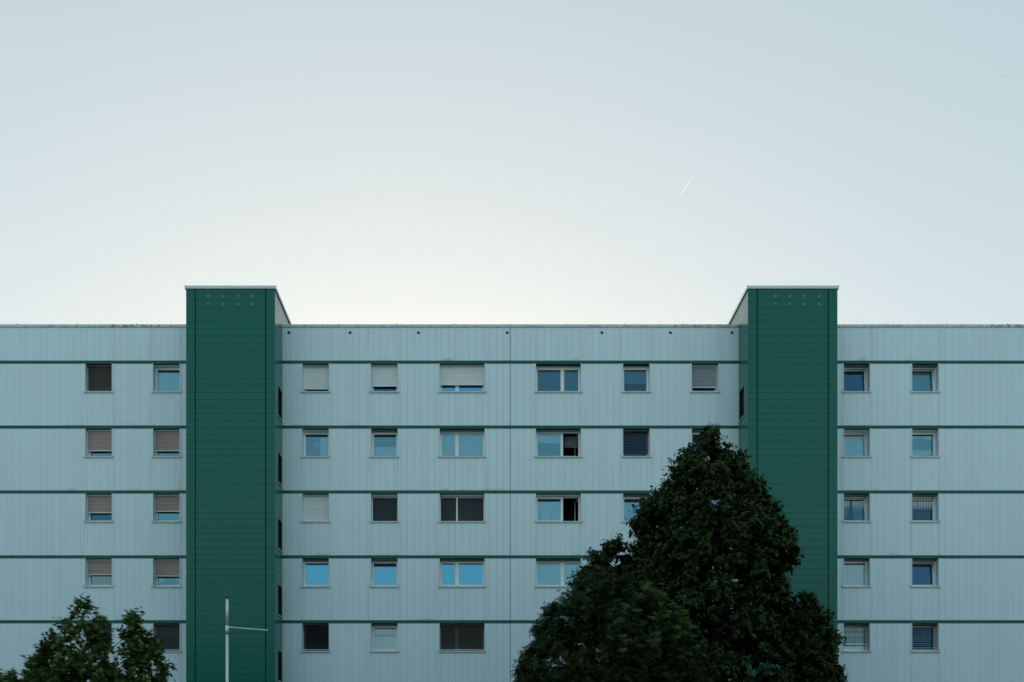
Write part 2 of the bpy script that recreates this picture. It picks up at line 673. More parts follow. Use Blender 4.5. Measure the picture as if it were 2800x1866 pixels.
# ------------------------------------------------------------------ stair towers
COURSE = .2936
Z_J0 = 22.256
Z_TT = 22.445          # underside of the tower coping
Z_TC = 22.572
DEPTH_BACK = 5.0
CORN = .385
for ti, (X0, X1) in enumerate(TOW):
    inner = 1 if ti == 0 else -1                 # which side faces the middle of the building
    REC = .26
    slots = [(17.43 - STOREY * k, 18.70 - STOREY * k) for k in range(6)]
    wy0, wy1 = YTL + .68, YTL + 1.46
    tw = MB()
    if inner > 0:
        tw.box(X0 + .035, X1 - REC, YTL + .035, DEPTH_BACK, 0, Z_TT - .01)
        bx0, bx1 = X1 - REC, X1 - .035
    else:
        tw.box(X0 + REC, X1 - .035, YTL + .035, DEPTH_BACK, 0, Z_TT - .01)
        bx0, bx1 = X0 + .035, X0 + REC
    tw.box(bx0, bx1, YTL + .035, wy0, 0, Z_TT - .01)
    tw.box(bx0, bx1, wy1, DEPTH_BACK, 0, Z_TT - .01)
    zc_ = Z_TT - .01
    for q0, q1 in slots:
        tw.box(bx0, bx1, wy0, wy1, q1, zc_)
        zc_ = q0
    tw.box(bx0, bx1, wy0, wy1, 0, zc_)
    tw.build('tower_wall', M['joint'], B)
    zs = [Z_J0]
    while zs[-1] - COURSE > 0.1:
        zs.append(zs[-1] - COURSE)
    courses = [(Z_J0, Z_TT)] + [(zs[i + 1], zs[i]) for i in range(len(zs) - 1)]
    g = .0045
    # window slots in the inner flank, at the half landings
    hidden = MB()
    shared = {}
    for z0, z1 in courses:
        h = z1 - z0 - 2 * g
        zc = (z0 + z1) / 2
        show = zc > 6.0
        # middle panel of the front
        key = ('f', round(h, 4))
        if key not in shared:
            shared[key] = MB().box(X0 + CORN + .021, X1 - CORN - .021, 0, .03, 0, h).mesh('tower_panel')
        if show:
            link('tower_panel', shared[key], M['green'], B, (0, YTL, z0 + g))
        else:
            hidden.box(X0 + CORN + .021, X1 - CORN - .021, YTL, YTL + .03, z0 + g, z1 - g)
        # folded corner cassettes, front and flank in one piece
        for s in (-1, 1):
            xc = X0 if s < 0 else X1
            d = -s                                # inward direction
            c = .012
            poly = [(0, c), (d * c, 0), (d * (CORN - .021), 0), (d * (CORN - .021), .03), (d * .03, .03), (d * .03, CORN - .004), (0, CORN - .004)]
            if s > 0:
                poly = poly[::-1]
            key = ('c', s, round(h, 4))
            if key not in shared:
                shared[key] = MB().prism(poly, 0, h).mesh('corner_panel')
            if show:
                link('corner_panel', shared[key], M['green'], B, (xc, YTL, z0 + g))
            else:
                hidden.prism([(xc + px, YTL + py) for px, py in poly], z0 + g, z1 - g)
            # flank panels
            xa, xb_ = (xc - .03, xc) if s > 0 else (xc, xc + .03)
            segs = []
            if s == inner:
                ya, yb = YTL + CORN + .004, -.002
                cuts = [sl for sl in slots if sl[0] < z1 and sl[1] > z0]
                if cuts:
                    c0, c1 = cuts[0]
                    segs.append((ya, wy0, z0 + g, z1 - g))
                    segs.append((wy1, yb, z0 + g, z1 - g))
                    if c0 > z0 + g:
                        segs.append((wy0, wy1, z0 + g, min(c0, z1 - g)))
                    if c1 < z1 - g:
                        segs.append((wy0, wy1, max(c1, z0 + g), z1 - g))
                else:
                    segs.append((ya, yb, z0 + g, z1 - g))
            else:
                segs.append((YTL + CORN + .004, -.002, z0 + g, z1 - g))
            parts = [[q for q in segs if q[3] > q[2] + 1e-4]]
            if len(parts[0]) == 2:                # the slot cuts the course in two
                parts = [[q] for q in parts[0]]
            for pl in parts:
                mb = MB()
                for ya, yb, za, zz in pl:
                    mb.box(xa, xb_, ya, yb, za, zz)
                if show and s == inner:
                    mb.build('flank_panel', M['green'], B)
                else:
                    hidden.add(mb.v, mb.f)
            if z1 > 21.35:                        # above the roof the flank runs on backwards
                for ya, yb in ((.002, 2.2), (2.208, DEPTH_BACK)):
                    mb = MB().box(xa, xb_, ya, yb, z0 + g, z1 - g)
                    if s == inner:
                        mb.build('flank_panel', M['green'], B)
                    else:
                        hidden.add(mb.v, mb.f)
    tag(hidden.build('tower_panel', M['green'], B), kind='stuff')
    # coping round the tower top, overhanging
    ov = .045
    o = MB()
    xa, xb_, ya, yb = X0 - ov, X1 + ov, YTL - ov, DEPTH_BACK
    t = .02
    o.box(xa, xb_, ya, ya + t, Z_TT + .006, Z_TC)
    o.box(xa, xa + t, ya + t, yb, Z_TT + .006, Z_TC)
    o.box(xb_ - t, xb_, ya + t, yb, Z_TT + .006, Z_TC)
    o.box(xa + t, xb_ - t, ya + t, yb, Z_TC - .05, Z_TC - .012)
    cp = o.build('tower_coping', M['trim'], B)
    for x in (xa + .01, xb_ - .01, (xa + xb_) / 2):
        MB().box(x - .012, x + .012, ya - .003, ya + .03, Z_TC, Z_TC + .028).build('joint_clip', M['sill'], cp)
    # vents, two rows of four
    for x in ((-11.586, -10.978, -10.365, -9.758) if ti == 0 else (12.012, 12.610, 13.205, 13.830)):
        for z in (22.152, 21.815):
            vent(x, YTL - .001, z, .105, 'vent_mid')
    # landing windows in the flank
    xi = X1 if inner > 0 else X0
    for z0, z1 in slots[:5]:
        d = -inner
        fr = MB()
        fx0, fx1 = sorted((xi + d * .17, xi + d * .23))
        fr.box(fx0, fx1, wy0, wy0 + .05, z0, z1).box(fx0, fx1, wy1 - .05, wy1, z0, z1)
        fr.box(fx0, fx1, wy0 + .05, wy1 - .05, z0, z0 + .05).box(fx0, fx1, wy0 + .05, wy1 - .05, z1 - .05, z1)
        w = fr.build('landing_window', M['dframe'], B)
        px0, px1 = sorted((xi + d * .195, xi + d * .205))
        MB().box(px0, px1, wy0 + .05, wy1 - .05, z0 + .05, z1 - .05).build('pane', M['dpane'], w)
        sx0, sx1 = sorted((xi + inner * .04, xi - inner * .025))
        MB().box(sx0, sx1, wy0 - .02, wy1 + .02, z0 - .035, z0 - .002).build('sill', M['sill'], w)


# ------------------------------------------------------------------ windows
def slat_sheet(x0, x1, z0, z1, pitch, y, bulge):
    """roller shutter: one bowed strip per slat"""
    mb = MB()
    n = max(1, int((z1 - z0) / pitch))
    for i in range(n):
        za = z1 - (i + 1) * pitch
        zc = za + pitch
        prof = [(y + .006, za), (y - bulge, za + pitch * .22), (y - bulge * 1.15, za + pitch * .5), (y - bulge, za + pitch * .8), (y + .006, zc - .003), (y + .010, zc)]
        vs_ = [(x0, p, z) for p, z in prof] + [(x1, p, z) for p, z in prof]
        k = len(prof)
        mb.add(vs_, [(j, k + j, k + j + 1, j + 1) for j in range(k - 1)])
    return mb, z1 - n * pitch


def blind_mesh(x0, x1, z0, z1, pitch, depth, tilt, y):
    mb = MB()
    n = int((z1 - z0 - .05) / pitch)
    c, s = math.cos(tilt), math.sin(tilt)
    for i in range(n):
        z = z1 - .03 - i * pitch + rng.uniform(-.0015, .0015)
        ts = tilt + rng.uniform(-.06, .06)
        c, s = math.cos(ts), math.sin(ts)
        p = [(-depth / 2, 0), (0, .006), (depth / 2, 0)]
        prof = [(y + a * c - b_ * s, z + a * s + b_ * c) for a, b_ in p]
        prof += [(q[0] + .001, q[1] - .002) for q in prof[::-1]]
        k = len(prof)
        vs_ = [(x0, a, b_) for a, b_ in prof] + [(x1, a, b_) for a, b_ in prof]
        mb.add(vs_, [(j, (j + 1) % k, k + (j + 1) % k, k + j) for j in range(k)])
    for f in (.1, .5, .9) if x1 - x0 > .8 else (.12, .88):
        x = x0 + (x1 - x0) * f
        mb.box(x - .003, x + .003, y - depth / 2 - .004, y - depth / 2 - .001, z0 + .02, z1)
    mb.box(x0, x1, y - .02, y + .02, z0, z0 + .022)
    mb.box(x0, x1, y - .03, y + .03, z1 - .025, z1 + .02)
    return mb


def cloth_mesh(x0, x1, z0, z1, pleat, amp, y, edge='flat', arch=0., drape=0., seed=0):
    """hanging pleated cloth; lower edge flat, scalloped or arched; drape pulls it sideways towards the hem"""
    rr = random.Random(seed)
    nx = max(16, int((x1 - x0) / .012))
    nz = 10
    ph = rr.uniform(0, 6)
    vs_ = []
    for i in range(nx + 1):
        u = i / nx
        x = x0 + (x1 - x0) * u
        zl = z0
        if edge == 'scallop':
            zl -= .028 * abs(math.sin(math.pi * (x - x0) / .11))
        if arch:
            zl += arch * (1 - (2 * u - 1) ** 2)
        yy = y + amp * (math.sin(2 * math.pi * x / pleat + ph) + .5 * math.sin(2 * math.pi * x / pleat * 1.73 + 2 * ph) + .35 * math.sin(2 * math.pi * x / pleat * .61))
        for j in range(nz + 1):
            v = j / nz
            xx = x + drape * (v ** 2) * (1 - u if drape < 0 else u) * -1 if drape else x
            vs_.append((xx, yy * (.6 + .4 * v) + y * (.4 - .4 * v), z1 + (zl - z1) * v))
    n = nz + 1
    mb = MB()
    mb.add(vs_, [(i * n + j, i * n + j + 1, (i + 1) * n + j + 1, (i + 1) * n + j) for i in range(nx) for j in range(nz)], True)
    return mb


def frame_bars(mb, x0, x1, z0, z1, w, y0, y1, wb=None):
    wb = wb or w
    mb.box(x0, x0 + w, y0, y1, z0, z1)
    mb.box(x1 - w, x1, y0, y1, z0, z1)
    mb.box(x0 + w, x1 - w, y0, y1, z0, z0 + wb)
    mb.box(x0 + w, x1 - w, y0, y1, z1 - w, z1)


def window(ci, ri, spec):
    a, b_ = COLS[ci]
    xc = (a + b_) / 2
    zs = zb(ri) - WIN_H
    hw = (b_ - a) / 2
    cw = hw - .06                         # half clear width between the jambs
    top = WIN_H - .060                    # underside of the lintel board
    # fixed frame
    mb = MB()
    F0, F1 = .30, .37
    frame_bars(mb, -cw, cw, -.0, top, .042, F0, F1, .05)
    mull = None
    if spec.get('mull'):
        mull = -cw + 2 * cw * spec['mull']
        mb.box(mull - .032, mull + .032, F0, F1, .05, top - .042)
    W = mb.build('window', M['frame'], B, (xc, 0, zs))
    if spec.get('label'):
        W['label'] = spec['label']
    # lining, lintel, sill
    MB().box(-hw, -cw, -.018, .42, 0, WIN_H - .001).build('jamb', M['trim'], W)
    MB().box(cw, hw, -.018, .42, 0, WIN_H - .001).build('jamb', M['trim'], W)
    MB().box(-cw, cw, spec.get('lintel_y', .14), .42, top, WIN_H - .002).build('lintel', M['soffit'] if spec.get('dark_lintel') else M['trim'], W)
    sb = MB()
    prof = [(-.055, -SILL_H), (-.055, -.022), (-.05, -.016), (.30, .0), (.42, 0), (.42, -SILL_H), (-.04, -SILL_H + .004)]
    prof = [(-.055, -SILL_H), (-.055, -.020), (.302, -.001), (.42, -.001), (.42, -SILL_H)]
    k = len(prof)
    vs_ = [(-hw, y, z) for y, z in prof] + [(hw, y, z) for y, z in prof]
    sb.add(vs_, [(i, (i + 1) % k, k + (i + 1) % k, k + i) for i in range(k)] + [tuple(range(k)), tuple(range(k, 2 * k))[::-1]])
    for s in (-1, 1):
        sb.box(s * hw - .012 if s > 0 else -hw - .006, hw + .006 if s > 0 else -hw + .012, -.058, -.001, -SILL_H - .002, .012)
    sb.build('sill', M['sill'], W)
    # room behind; its wall tone sets how light the inside looks
    rm = MB()
    rx, ry, rz0, rz1 = cw + .45, 2.55, -.8, WIN_H + .3
    vs_ = [(-rx, .41, rz0), (rx, .41, rz0), (rx, ry, rz0), (-rx, ry, rz0), (-rx, .41, rz1), (rx, .41, rz1), (rx, ry, rz1), (-rx, ry, rz1)]
    rm.add(vs_, [(0, 1, 2, 3), (7, 6, 5, 4), (2, 1, 5, 6), (3, 2, 6, 7), (0, 3, 7, 4)])
    rm.build('room', M['room_light'] if spec.get('glass') in ('cur', 'clear', 'dim') and not spec.get('open') else M['room'], W)
    # casements
    if mull is None:
        leaves = [(-cw + .042, cw - .042, spec.get('open'))]
    else:
        leaves = [(-cw + .042, mull - .032, False), (mull + .032, cw - .042, spec.get('open'))]
    for x0, x1, op in leaves:
        z0, z1 = .05, top - .042
        bar = .046
        sm = MB()
        S0, S1 = -.03, .03
        w_ = x1 - x0
        frame_bars(sm, 0, w_, 0, z1 - z0, bar, S0, S1, .05)
        s = sm.build('casement', M['frame'], W, (x0, .345, z0))
        gm_ = MB().box(bar - .004, w_ - bar + .004, -.006, .006, .046, z1 - z0 - bar + .004)
        if spec.get('refl_strip') and not op:      # added dark strip imitating the lintel's dark reflection in the pane
            MB().box(bar - .002, w_ - bar + .002, -.026, -.010, z1 - z0 - bar - spec['refl_strip'] * .9, z1 - z0 - bar + .002).build('dark_refl_strip', M['headdark'], s)
        gname = spec.get('glass', 'mid')
        gm_.build('pane', M['glass_' + gname], s)
        if op:                            # swung inwards on its right-hand hinges
            s.location = (x1, .345, z0)
            s.rotation_euler = (0, 0, R(100))
            for v in s.data.vertices:
                v.co.x -= 0
            # hinge at the right edge: mirror the leaf so that it extends from there
            s.scale = (1, 1, 1)
        elif spec.get('tilt'):
            s.rotation_euler = (R(-spec['tilt']), 0, 0)
    zt = top - .01
    if 'shutter' in spec:
        mat, frac = spec['shutter']
        z_low = .055 + (zt - .055) * (1 - frac)
        zt2 = zt - spec.get('shutter_drop', 0)
        sh, zl = slat_sheet(-cw + .025, cw - .025, z_low, zt2, .058, .205, .016)
        o = sh.build('shutter', M[mat], W)
        MB().box(-cw + .025, cw - .025, .188, .215, zl - .028, zl).build('bottom_rail', M['frame'], o)
        for s in (-1, 1):
            q = sorted((s * (cw - .001), s * (cw - .032)))
            MB().box(q[0], q[1], .18, .29, .0, top).build('guide_rail', M['trim'], W)
        if spec.get('shutter_drop'):
            MB().box(-cw + .03, cw - .03, .195, .22, zt - .05, zt - .02).build('slat', M[mat], W)
    if 'blind' in spec:
        mat, z_low, pitch, depth, tilt, y = spec['blind']
        bm_ = blind_mesh(-cw + spec.get('blind_in', .02), cw - .02, z_low, WIN_H - .04, pitch, depth, tilt, y)
        bm_.build('blind', M[mat], W)
    if spec.get('headrail'):
        z = top - .03
        hb = MB().box(-cw + .01, cw - .01, .20, .24, z - .012, z + .012)
        for f in (.1, .37, .63, .9):
            x = -cw + 2 * cw * f
            hb.box(x - .012, x + .012, .205, .235, z + .012, z + .045)
        hb.build('raised_blind', M['trim'], W)
        MB().box(-cw + .01, cw - .01, .20, .26, z + .045, WIN_H - .004).build('blind_stack', M['bshutter'] if spec['headrail'] == 'brown' else M['mblind'], W)
    for i, c in enumerate(spec.get('cloth', [])):
        u0, u1, z0, z1, mat = c[:5]
        kw = c[5] if len(c) > 5 else {}
        x0, x1 = -cw + 2 * cw * u0, -cw + 2 * cw * u1
        kw = dict(kw)
        yy = kw.pop('y', .400)
        cm = cloth_mesh(x0, x1, z0, z1, kw.pop('pleat', .09), kw.pop('amp', .010), yy, seed=ci * 17 + ri * 5 + i, **kw)
        cm.build('curtain', M[mat], W)
    if spec.get('screen'):
        MB().box(-cw + .045, cw - .045, .302, .304, .055, top - .05).build('insect_screen', M['screen_mesh'], W)
    if spec.get('roll'):
        MB().box(-cw + .05, cw - .05, .43, .44, top - .045 - spec['roll'], top - .04).build('roller_blind', M['brownroll'], W)
    return W, cw


M['screen_mesh'] = cloth_material('dark_insect_mesh', (.085, .105, .125), .74, .1)

FULL = (0.02, .98, .06, 1.06, 'curtain')
SHEER = (0.02, .98, .06, 1.06, 'voile')
BEI = lambda f: dict(shutter=('bshutter', f))
DARKB = dict(blind=('dblind', .03, .036, .034, -.75, .25), dark_lintel=True, glass='dark')
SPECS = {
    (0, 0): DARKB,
    (1, 0): dict(refl_strip=0.1, glass='cur', cloth=[FULL[:5] + (dict(pleat=.075, amp=.018),)], label='window with pleated pale blue curtain beside the green tower'),
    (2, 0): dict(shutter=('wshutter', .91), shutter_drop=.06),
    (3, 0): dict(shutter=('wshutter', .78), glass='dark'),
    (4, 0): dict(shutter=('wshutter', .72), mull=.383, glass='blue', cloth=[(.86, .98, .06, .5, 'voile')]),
    (5, 0): dict(refl_strip=0.05, mull=.60, glass='dim', lintel_y=.28, cloth=[(.02, .98, .12, 1.06, 'curtain', dict(edge='scallop', pleat=.12, amp=.008))]),
    (6, 0): dict(refl_strip=0.04, glass='dim', lintel_y=.28, cloth=[(.02, .98, .50, 1.06, 'curtain', dict(edge='scallop', pleat=.10))]),
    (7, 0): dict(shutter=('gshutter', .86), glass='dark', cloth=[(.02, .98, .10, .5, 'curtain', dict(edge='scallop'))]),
    (8, 0): dict(refl_strip=0.12, tilt=6, glass='dark', dark_lintel=True),
    (9, 0): dict(refl_strip=0.03, tilt=6, glass='mid', roll=.30, dark_lintel=True),
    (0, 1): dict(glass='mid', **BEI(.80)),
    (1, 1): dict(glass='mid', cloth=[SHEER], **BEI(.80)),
    (2, 1): dict(refl_strip=0.1, glass='cur', cloth=[(.62, .98, .06, 1.06, 'curtain', dict(pleat=.14, amp=.01))]),
    (3, 1): dict(refl_strip=0.11, glass='cur', dark_lintel=True, cloth=[(.02, .98, .10, .52, 'curtain', dict(edge='scallop', pleat=.10))], label='window with a short white cafe curtain'),
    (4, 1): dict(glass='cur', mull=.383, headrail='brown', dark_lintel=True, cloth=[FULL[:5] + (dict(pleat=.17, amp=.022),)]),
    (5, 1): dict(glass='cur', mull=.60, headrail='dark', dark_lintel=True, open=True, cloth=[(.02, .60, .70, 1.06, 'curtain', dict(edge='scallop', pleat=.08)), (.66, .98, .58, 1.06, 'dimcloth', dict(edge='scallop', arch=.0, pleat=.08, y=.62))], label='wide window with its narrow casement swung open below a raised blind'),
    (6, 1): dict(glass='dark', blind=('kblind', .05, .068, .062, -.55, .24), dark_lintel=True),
    (7, 1): dict(refl_strip=0.35, glass='dark', dark_lintel=True),
    (8, 1): dict(refl_strip=0.05, tilt=4, glass='cur', cloth=[FULL[:5] + (dict(pleat=.10, amp=.012),)]),
    (9, 1): dict(refl_strip=0.06, glass='cur', cloth=[(.02, .98, .72, 1.06, 'curtain', dict(edge='scallop', arch=.22)), (.02, .98, .06, .38, 'curtain', dict(edge='scallop'))], label='window with an arched lace valance over a lace cafe curtain'),
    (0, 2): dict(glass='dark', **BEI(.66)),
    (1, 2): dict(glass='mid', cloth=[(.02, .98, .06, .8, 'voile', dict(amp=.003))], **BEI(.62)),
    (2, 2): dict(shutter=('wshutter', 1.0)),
    (3, 2): dict(refl_strip=0.02, glass='dark', screen=True),
    (4, 2): dict(refl_strip=0.02, glass='dark', screen=True, mull=.383),
    (5, 2): dict(refl_strip=0.11, glass='cur', mull=.60, open=True, cloth=[(.02, .60, .06, 1.06, 'curtain', dict(pleat=.12, amp=.02))], label='wide window with houseplants on the sill and its narrow casement swung open'),
    (6, 2): dict(refl_strip=0.15, glass='cur', dark_lintel=True, cloth=[(.02, .98, .28, 1.06, 'voile', dict(edge='scallop', pleat=.09))]),
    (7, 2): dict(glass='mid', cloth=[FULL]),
    (8, 2): dict(refl_strip=0.07, tilt=5, glass='dim', roll=.12, dark_lintel=True, cloth=[(.0, .36, .06, .98, 'curtain', dict(drape=.22)), (.45, .98, .06, .98, 'curtain', dict(drape=-.12))], label='tilted window with two tied-back curtains'),
    (9, 2): dict(refl_strip=0.1, tilt=5, glass='dim', cloth=[(.02, .98, .62, 1.06, 'curtain', dict(edge='scallop', pleat=.12))], dark_lintel=True),
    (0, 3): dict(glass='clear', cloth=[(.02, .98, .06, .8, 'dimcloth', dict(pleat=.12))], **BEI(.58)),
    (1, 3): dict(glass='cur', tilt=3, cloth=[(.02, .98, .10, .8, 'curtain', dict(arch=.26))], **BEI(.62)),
    (2, 3): dict(refl_strip=0.07, glass='blue', dark_lintel=True),
    (3, 3): dict(refl_strip=0.15, glass='blue', dark_lintel=True, lintel_y=.08),
    (4, 3): dict(refl_strip=0.05, glass='blue', mull=.383, dark_lintel=True),
    (5, 3): dict(refl_strip=0.02, glass='cur', mull=.60, dark_lintel=True, cloth=[FULL[:5] + (dict(pleat=.10, amp=.006),)]),
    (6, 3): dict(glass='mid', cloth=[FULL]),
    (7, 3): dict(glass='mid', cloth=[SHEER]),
    (8, 3): dict(refl_strip=0.06, glass='clear', dark_lintel=True, cloth=[FULL[:5] + (dict(pleat=.08, amp=.014),)]),
    (9, 3): dict(refl_strip=0.13, tilt=6, glass='dark', dark_lintel=True),
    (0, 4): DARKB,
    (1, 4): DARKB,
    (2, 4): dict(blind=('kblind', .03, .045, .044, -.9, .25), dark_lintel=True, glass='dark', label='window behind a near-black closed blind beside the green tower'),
    (3, 4): dict(refl_strip=0.04, glass='clear', dark_lintel=True, cloth=[(.02, .98, .06, .66, 'curtain', dict(pleat=.2, amp=.006)), (.02, .98, .80, 1.06, 'curtain', dict(pleat=.3, amp=.003, y=.52))]),
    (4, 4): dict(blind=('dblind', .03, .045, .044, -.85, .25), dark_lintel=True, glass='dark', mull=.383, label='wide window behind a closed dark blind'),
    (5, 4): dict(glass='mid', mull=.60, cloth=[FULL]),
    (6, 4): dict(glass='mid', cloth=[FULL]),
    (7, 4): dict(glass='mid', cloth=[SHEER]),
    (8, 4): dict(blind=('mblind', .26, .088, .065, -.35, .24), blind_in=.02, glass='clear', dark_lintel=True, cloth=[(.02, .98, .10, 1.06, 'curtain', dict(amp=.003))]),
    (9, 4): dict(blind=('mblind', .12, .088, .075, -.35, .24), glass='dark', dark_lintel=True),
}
WIN = {}
for (ci, ri), sp in SPECS.items():
    WIN[(ci, ri)] = window(ci, ri, sp)


# --- small things on and in the windows
def wpos(ci, ri, u, y, z):
    a, b_ = COLS[ci]
    return (a + .06 + (b_ - a - .12) * u, YF + y, zb(ri) - WIN_H + z)


def heart():
    mb = MB()
    pts_ = []
    for i in range(33):
        t = 2 * math.pi * i / 32
        pts_.append((.085 * math.sin(t) ** 3 * 1.25, 0, .0065 * (13 * math.cos(t) - 5 * math.cos(2 * t) - 2 * math.cos(3 * t) - math.cos(4 * t)) * 1.15))
    pts_ = [(x + .006 * math.sin(9 * i), 0, z + .006 * math.cos(7 * i)) for i, (x, y, z) in enumerate(pts_)]
    mb.tube(pts_, .012, 6, caps=False)
    mb.tube([(0, 0, .06), (.002, 0, .22)], .005, 6)
    mb.tube([(0, 0, -.13), (.0, 0, -.20)], .01, 6)
    o = mb.build('heart_ornament', M['white'], None, wpos(2, 1, .5, .40, .60))
    tag(o, 'white wire heart ornament hanging behind a window pane', 'ornament')


heart()


def vase(ci, ri, u, h, r_, label):
    mb = MB().lathe([(.001, 0), (r_ * .8, 0), (r_ * .75, h * .3), (r_ * .55, h * .55), (r_, h), (r_ * .9, h), (r_ * .45, h * .5)], 16, axis='z')
    o = mb.build('vase', M['white'], None, wpos(ci, ri, u, .44, .06))
    tag(o, label, 'vase')
    # inner ledge it stands on belongs to the window
    return o


def ledge(ci, ri):
    W, cw = WIN[(ci, ri)]
    MB().box(-cw - .03, cw + .03, .376, .60, .03, .059).build('inner_sill', M['frame'], W)


for k_ in ((3, 3), (5, 2), (4, 0), (0, 2), (5, 3), (1, 2)):
    ledge(*k_)
vase(3, 3, .22, .26, .05, 'tall slim white vase standing in a blue-reflecting window')
vase(3, 3, .96, .13, .06, 'short white vase at the side of a blue-reflecting window')


def houseplant(ci, ri, u, h, w, n, label, flowers=0):
    t = empty('houseplant', wpos(ci, ri, u, .435, .0595))
    tag(t, label, 'plant')
    MB().lathe([(.001, 0), (.045, 0), (.058, .09), (.05, .09), (.04, .02)], 14, axis='z').build('pot', M['terracotta'], t)
    rr = random.Random(ci * 31 + ri + int(u * 100))
    lf, st, fl = MB(), MB(), MB()
    for i in range(n):
        x = rr.gauss(0, w * .4)
        z = .1 + (h - .1) * rr.random() * max(.15, 1 - abs(x) / w)
        y = rr.uniform(-.025, .03)
        s_ = rr.uniform(.022, .04)
        d = rr.uniform(0, 6.28)
        ux, uz = math.cos(d) * s_, math.sin(d) * s_
        lf.add([(x - ux, y, z - uz), (x - uz * .5, y - .01, z + ux * .5), (x + ux, y, z + uz), (x + uz * .5, y + .008, z - ux * .5)], [(0, 1, 2, 3)])
        if i % 6 == 0:
            st.tube([(0, 0, .07), (x * .5, y * .5, .07 + (z - .07) * .6), (x, y, z)], .004, 5)
    st.build('stem', M['leafplant'], t)
    lf.build('foliage', M['leafplant'], t)
    for i in range(flowers):
        x, z = rr.uniform(-w, w) * .8, rr.uniform(h * .7, h)
        f = MB().lathe([(.001, -.02), (.022, -.012), (.026, 0), (.015, .012), (.001, .014)], 8, (x, -.03, z), 'y')
        f.build('flower', M['petal'], t)


houseplant(5, 2, .33, .46, .20, 110, 'bushy dark houseplant in a wide window beside the open casement')
houseplant(5, 2, .10, .40, .08, 30, 'pink-flowered pot plant at the jamb of the wide window with the open casement', 5)
houseplant(4, 0, .22, .20, .12, 26, 'small flowering pot plant under the half-lowered wide white shutter', 5)
for u, h, mat, nm, lb in ((.08, .20, 'leafplant', 'bottle', 'dark green bottle on the sill below a beige shutter'), (.42, .12, 'white', 'glass_figurine', 'small white figurine on the sill below a beige shutter'), (.86, .12, 'terracotta', 'jar', 'stubby terracotta jar on the sill below a beige shutter')):
    mb = MB().lathe([(.001, 0), (.03, 0), (.032, h * .55), (.012, h * .75), (.012, h), (.001, h)], 14, axis='z')
    tag(mb.build(nm, M[mat], None, wpos(0, 2, u, .44, .0595)), lb, nm.split('_')[-1])

# ------------------------------------------------------------------ block across the street, seen only as a reflection in the lowest panes
OB = empty('apartment_block', (0, -9.0, 0))
tag(OB, 'long grey-green apartment block across the street, mirrored faintly in the window panes', 'building')
M['opp'] = simple('grey_green_render', (.075, .095, .10), .85, var=.15, scale=.6)
MB().box(-50, 50, -12, 0, 0, 14.6).build('wall', M['opp'], OB)
MB().box(-50.2, 50.2, -12.2, .2, 14.6, 14.9).build('roof', M['roof'], OB)
wm = MB()
frame_bars(wm, -.7, .7, 0, 1.3, .07, .005, .06)
wm.box(-.63, .63, .004, .02, .07, 1.23)
wme = wm.mesh('window')
for r in range(5):
    for i in range(22):
        link('window', wme, M['mblind'], OB, (-44 + i * 4.2, 0, 1.2 + 2.8 * r))
    MB().box(-50, 50, .002, .03, 2.62 + 2.8 * r, 2.78 + 2.8 * r).build('band', M['opp'], OB)

# ------------------------------------------------------------------ flagpole
P = empty('flagpole', (-7.607, 30.0, 0))
tag(P, 'slim silver flagpole with a side arm in front of the green tower', 'flagpole')
MB().tube([(0, 0, 0), (0, 0, 6.17)], [.045, .042], 20).build('pole', M['steel'], P)
MB().tube([(0, 0, 6.41), (0, 0, 7.21)], [.041, .040], 20).build('upper_pole', M['steel'], P)
sl = MB().tube([(0, 0, 6.16), (0, 0, 6.425)], .052, 20).build('sleeve', M['steel'], P)
for za in (6.155, 6.415):
    MB().lathe([(.053, za), (.056, za + .003), (.056, za + .016), (.053, za + .02)], 20, axis='z').build('clamp_ring', M['black'], sl)
MB().lathe([(.042, 7.20), (.062, 7.205), (.064, 7.235), (.05, 7.25), (.001, 7.255)], 20, axis='z').build('cap', M['black'], P)
ang = R(-4.4)
ex, ez = .05, 6.358
L_ = 1.16
MB().tube([(ex, 0, ez), (ex + .10, 0, ez - .006)], .025, 14).build('arm_socket', M['steel'], P)
a_o = MB().tube([(ex + .08, 0, ez - .005), (ex + L_, 0, ez + L_ * math.sin(ang))], .019, 14).build('arm', M['steel'], P)
MB().tube([(ex + L_, 0, ez + L_ * math.sin(ang)), (ex + L_ + .03, 0, ez + L_ * math.sin(ang) - .003)], .022, 12).build('end_cap', M['black'], a_o)


# ------------------------------------------------------------------ trees
def np_mesh(name, V, F, mat):
    """V (n,3); F (m,k) faces of equal size"""
    me = bpy.data.meshes.new(name)
    n, (m_, k) = len(V), F.shape
    me.vertices.add(n)
    me.vertices.foreach_set('co', V.astype(np.float32).ravel())
    me.loops.add(m_ * k)
    me.loops.foreach_set('vertex_index', F.astype(np.int32).ravel())
    me.polygons.add(m_)
    me.polygons.foreach_set('loop_start', (np.arange(m_) * k).astype(np.int32))
    me.update(calc_edges=True)
    me.validate()
    me.materials.append(mat)
    return me


def unit(a):
    return a / (np.linalg.norm(a, axis=-1, keepdims=True) + 1e-9)


def scatter(leafV, leafF, pos, tdir, ndir, size):
    t = unit(tdir)
    n = unit(ndir - t * (ndir * t).sum(1, keepdims=True))
    b = np.cross(t, n)
    V = pos[:, None, :] + size[:, None, None] * (leafV[None, :, 0:1] * b[:, None, :] + leafV[None, :, 1:2] * t[:, None, :] + leafV[None, :, 2:3] * n[:, None, :])
    F = leafF[None] + (np.arange(len(pos)) * len(leafV))[:, None, None]
    return V.reshape(-1, 3), F.reshape(-1, leafF.shape[1])


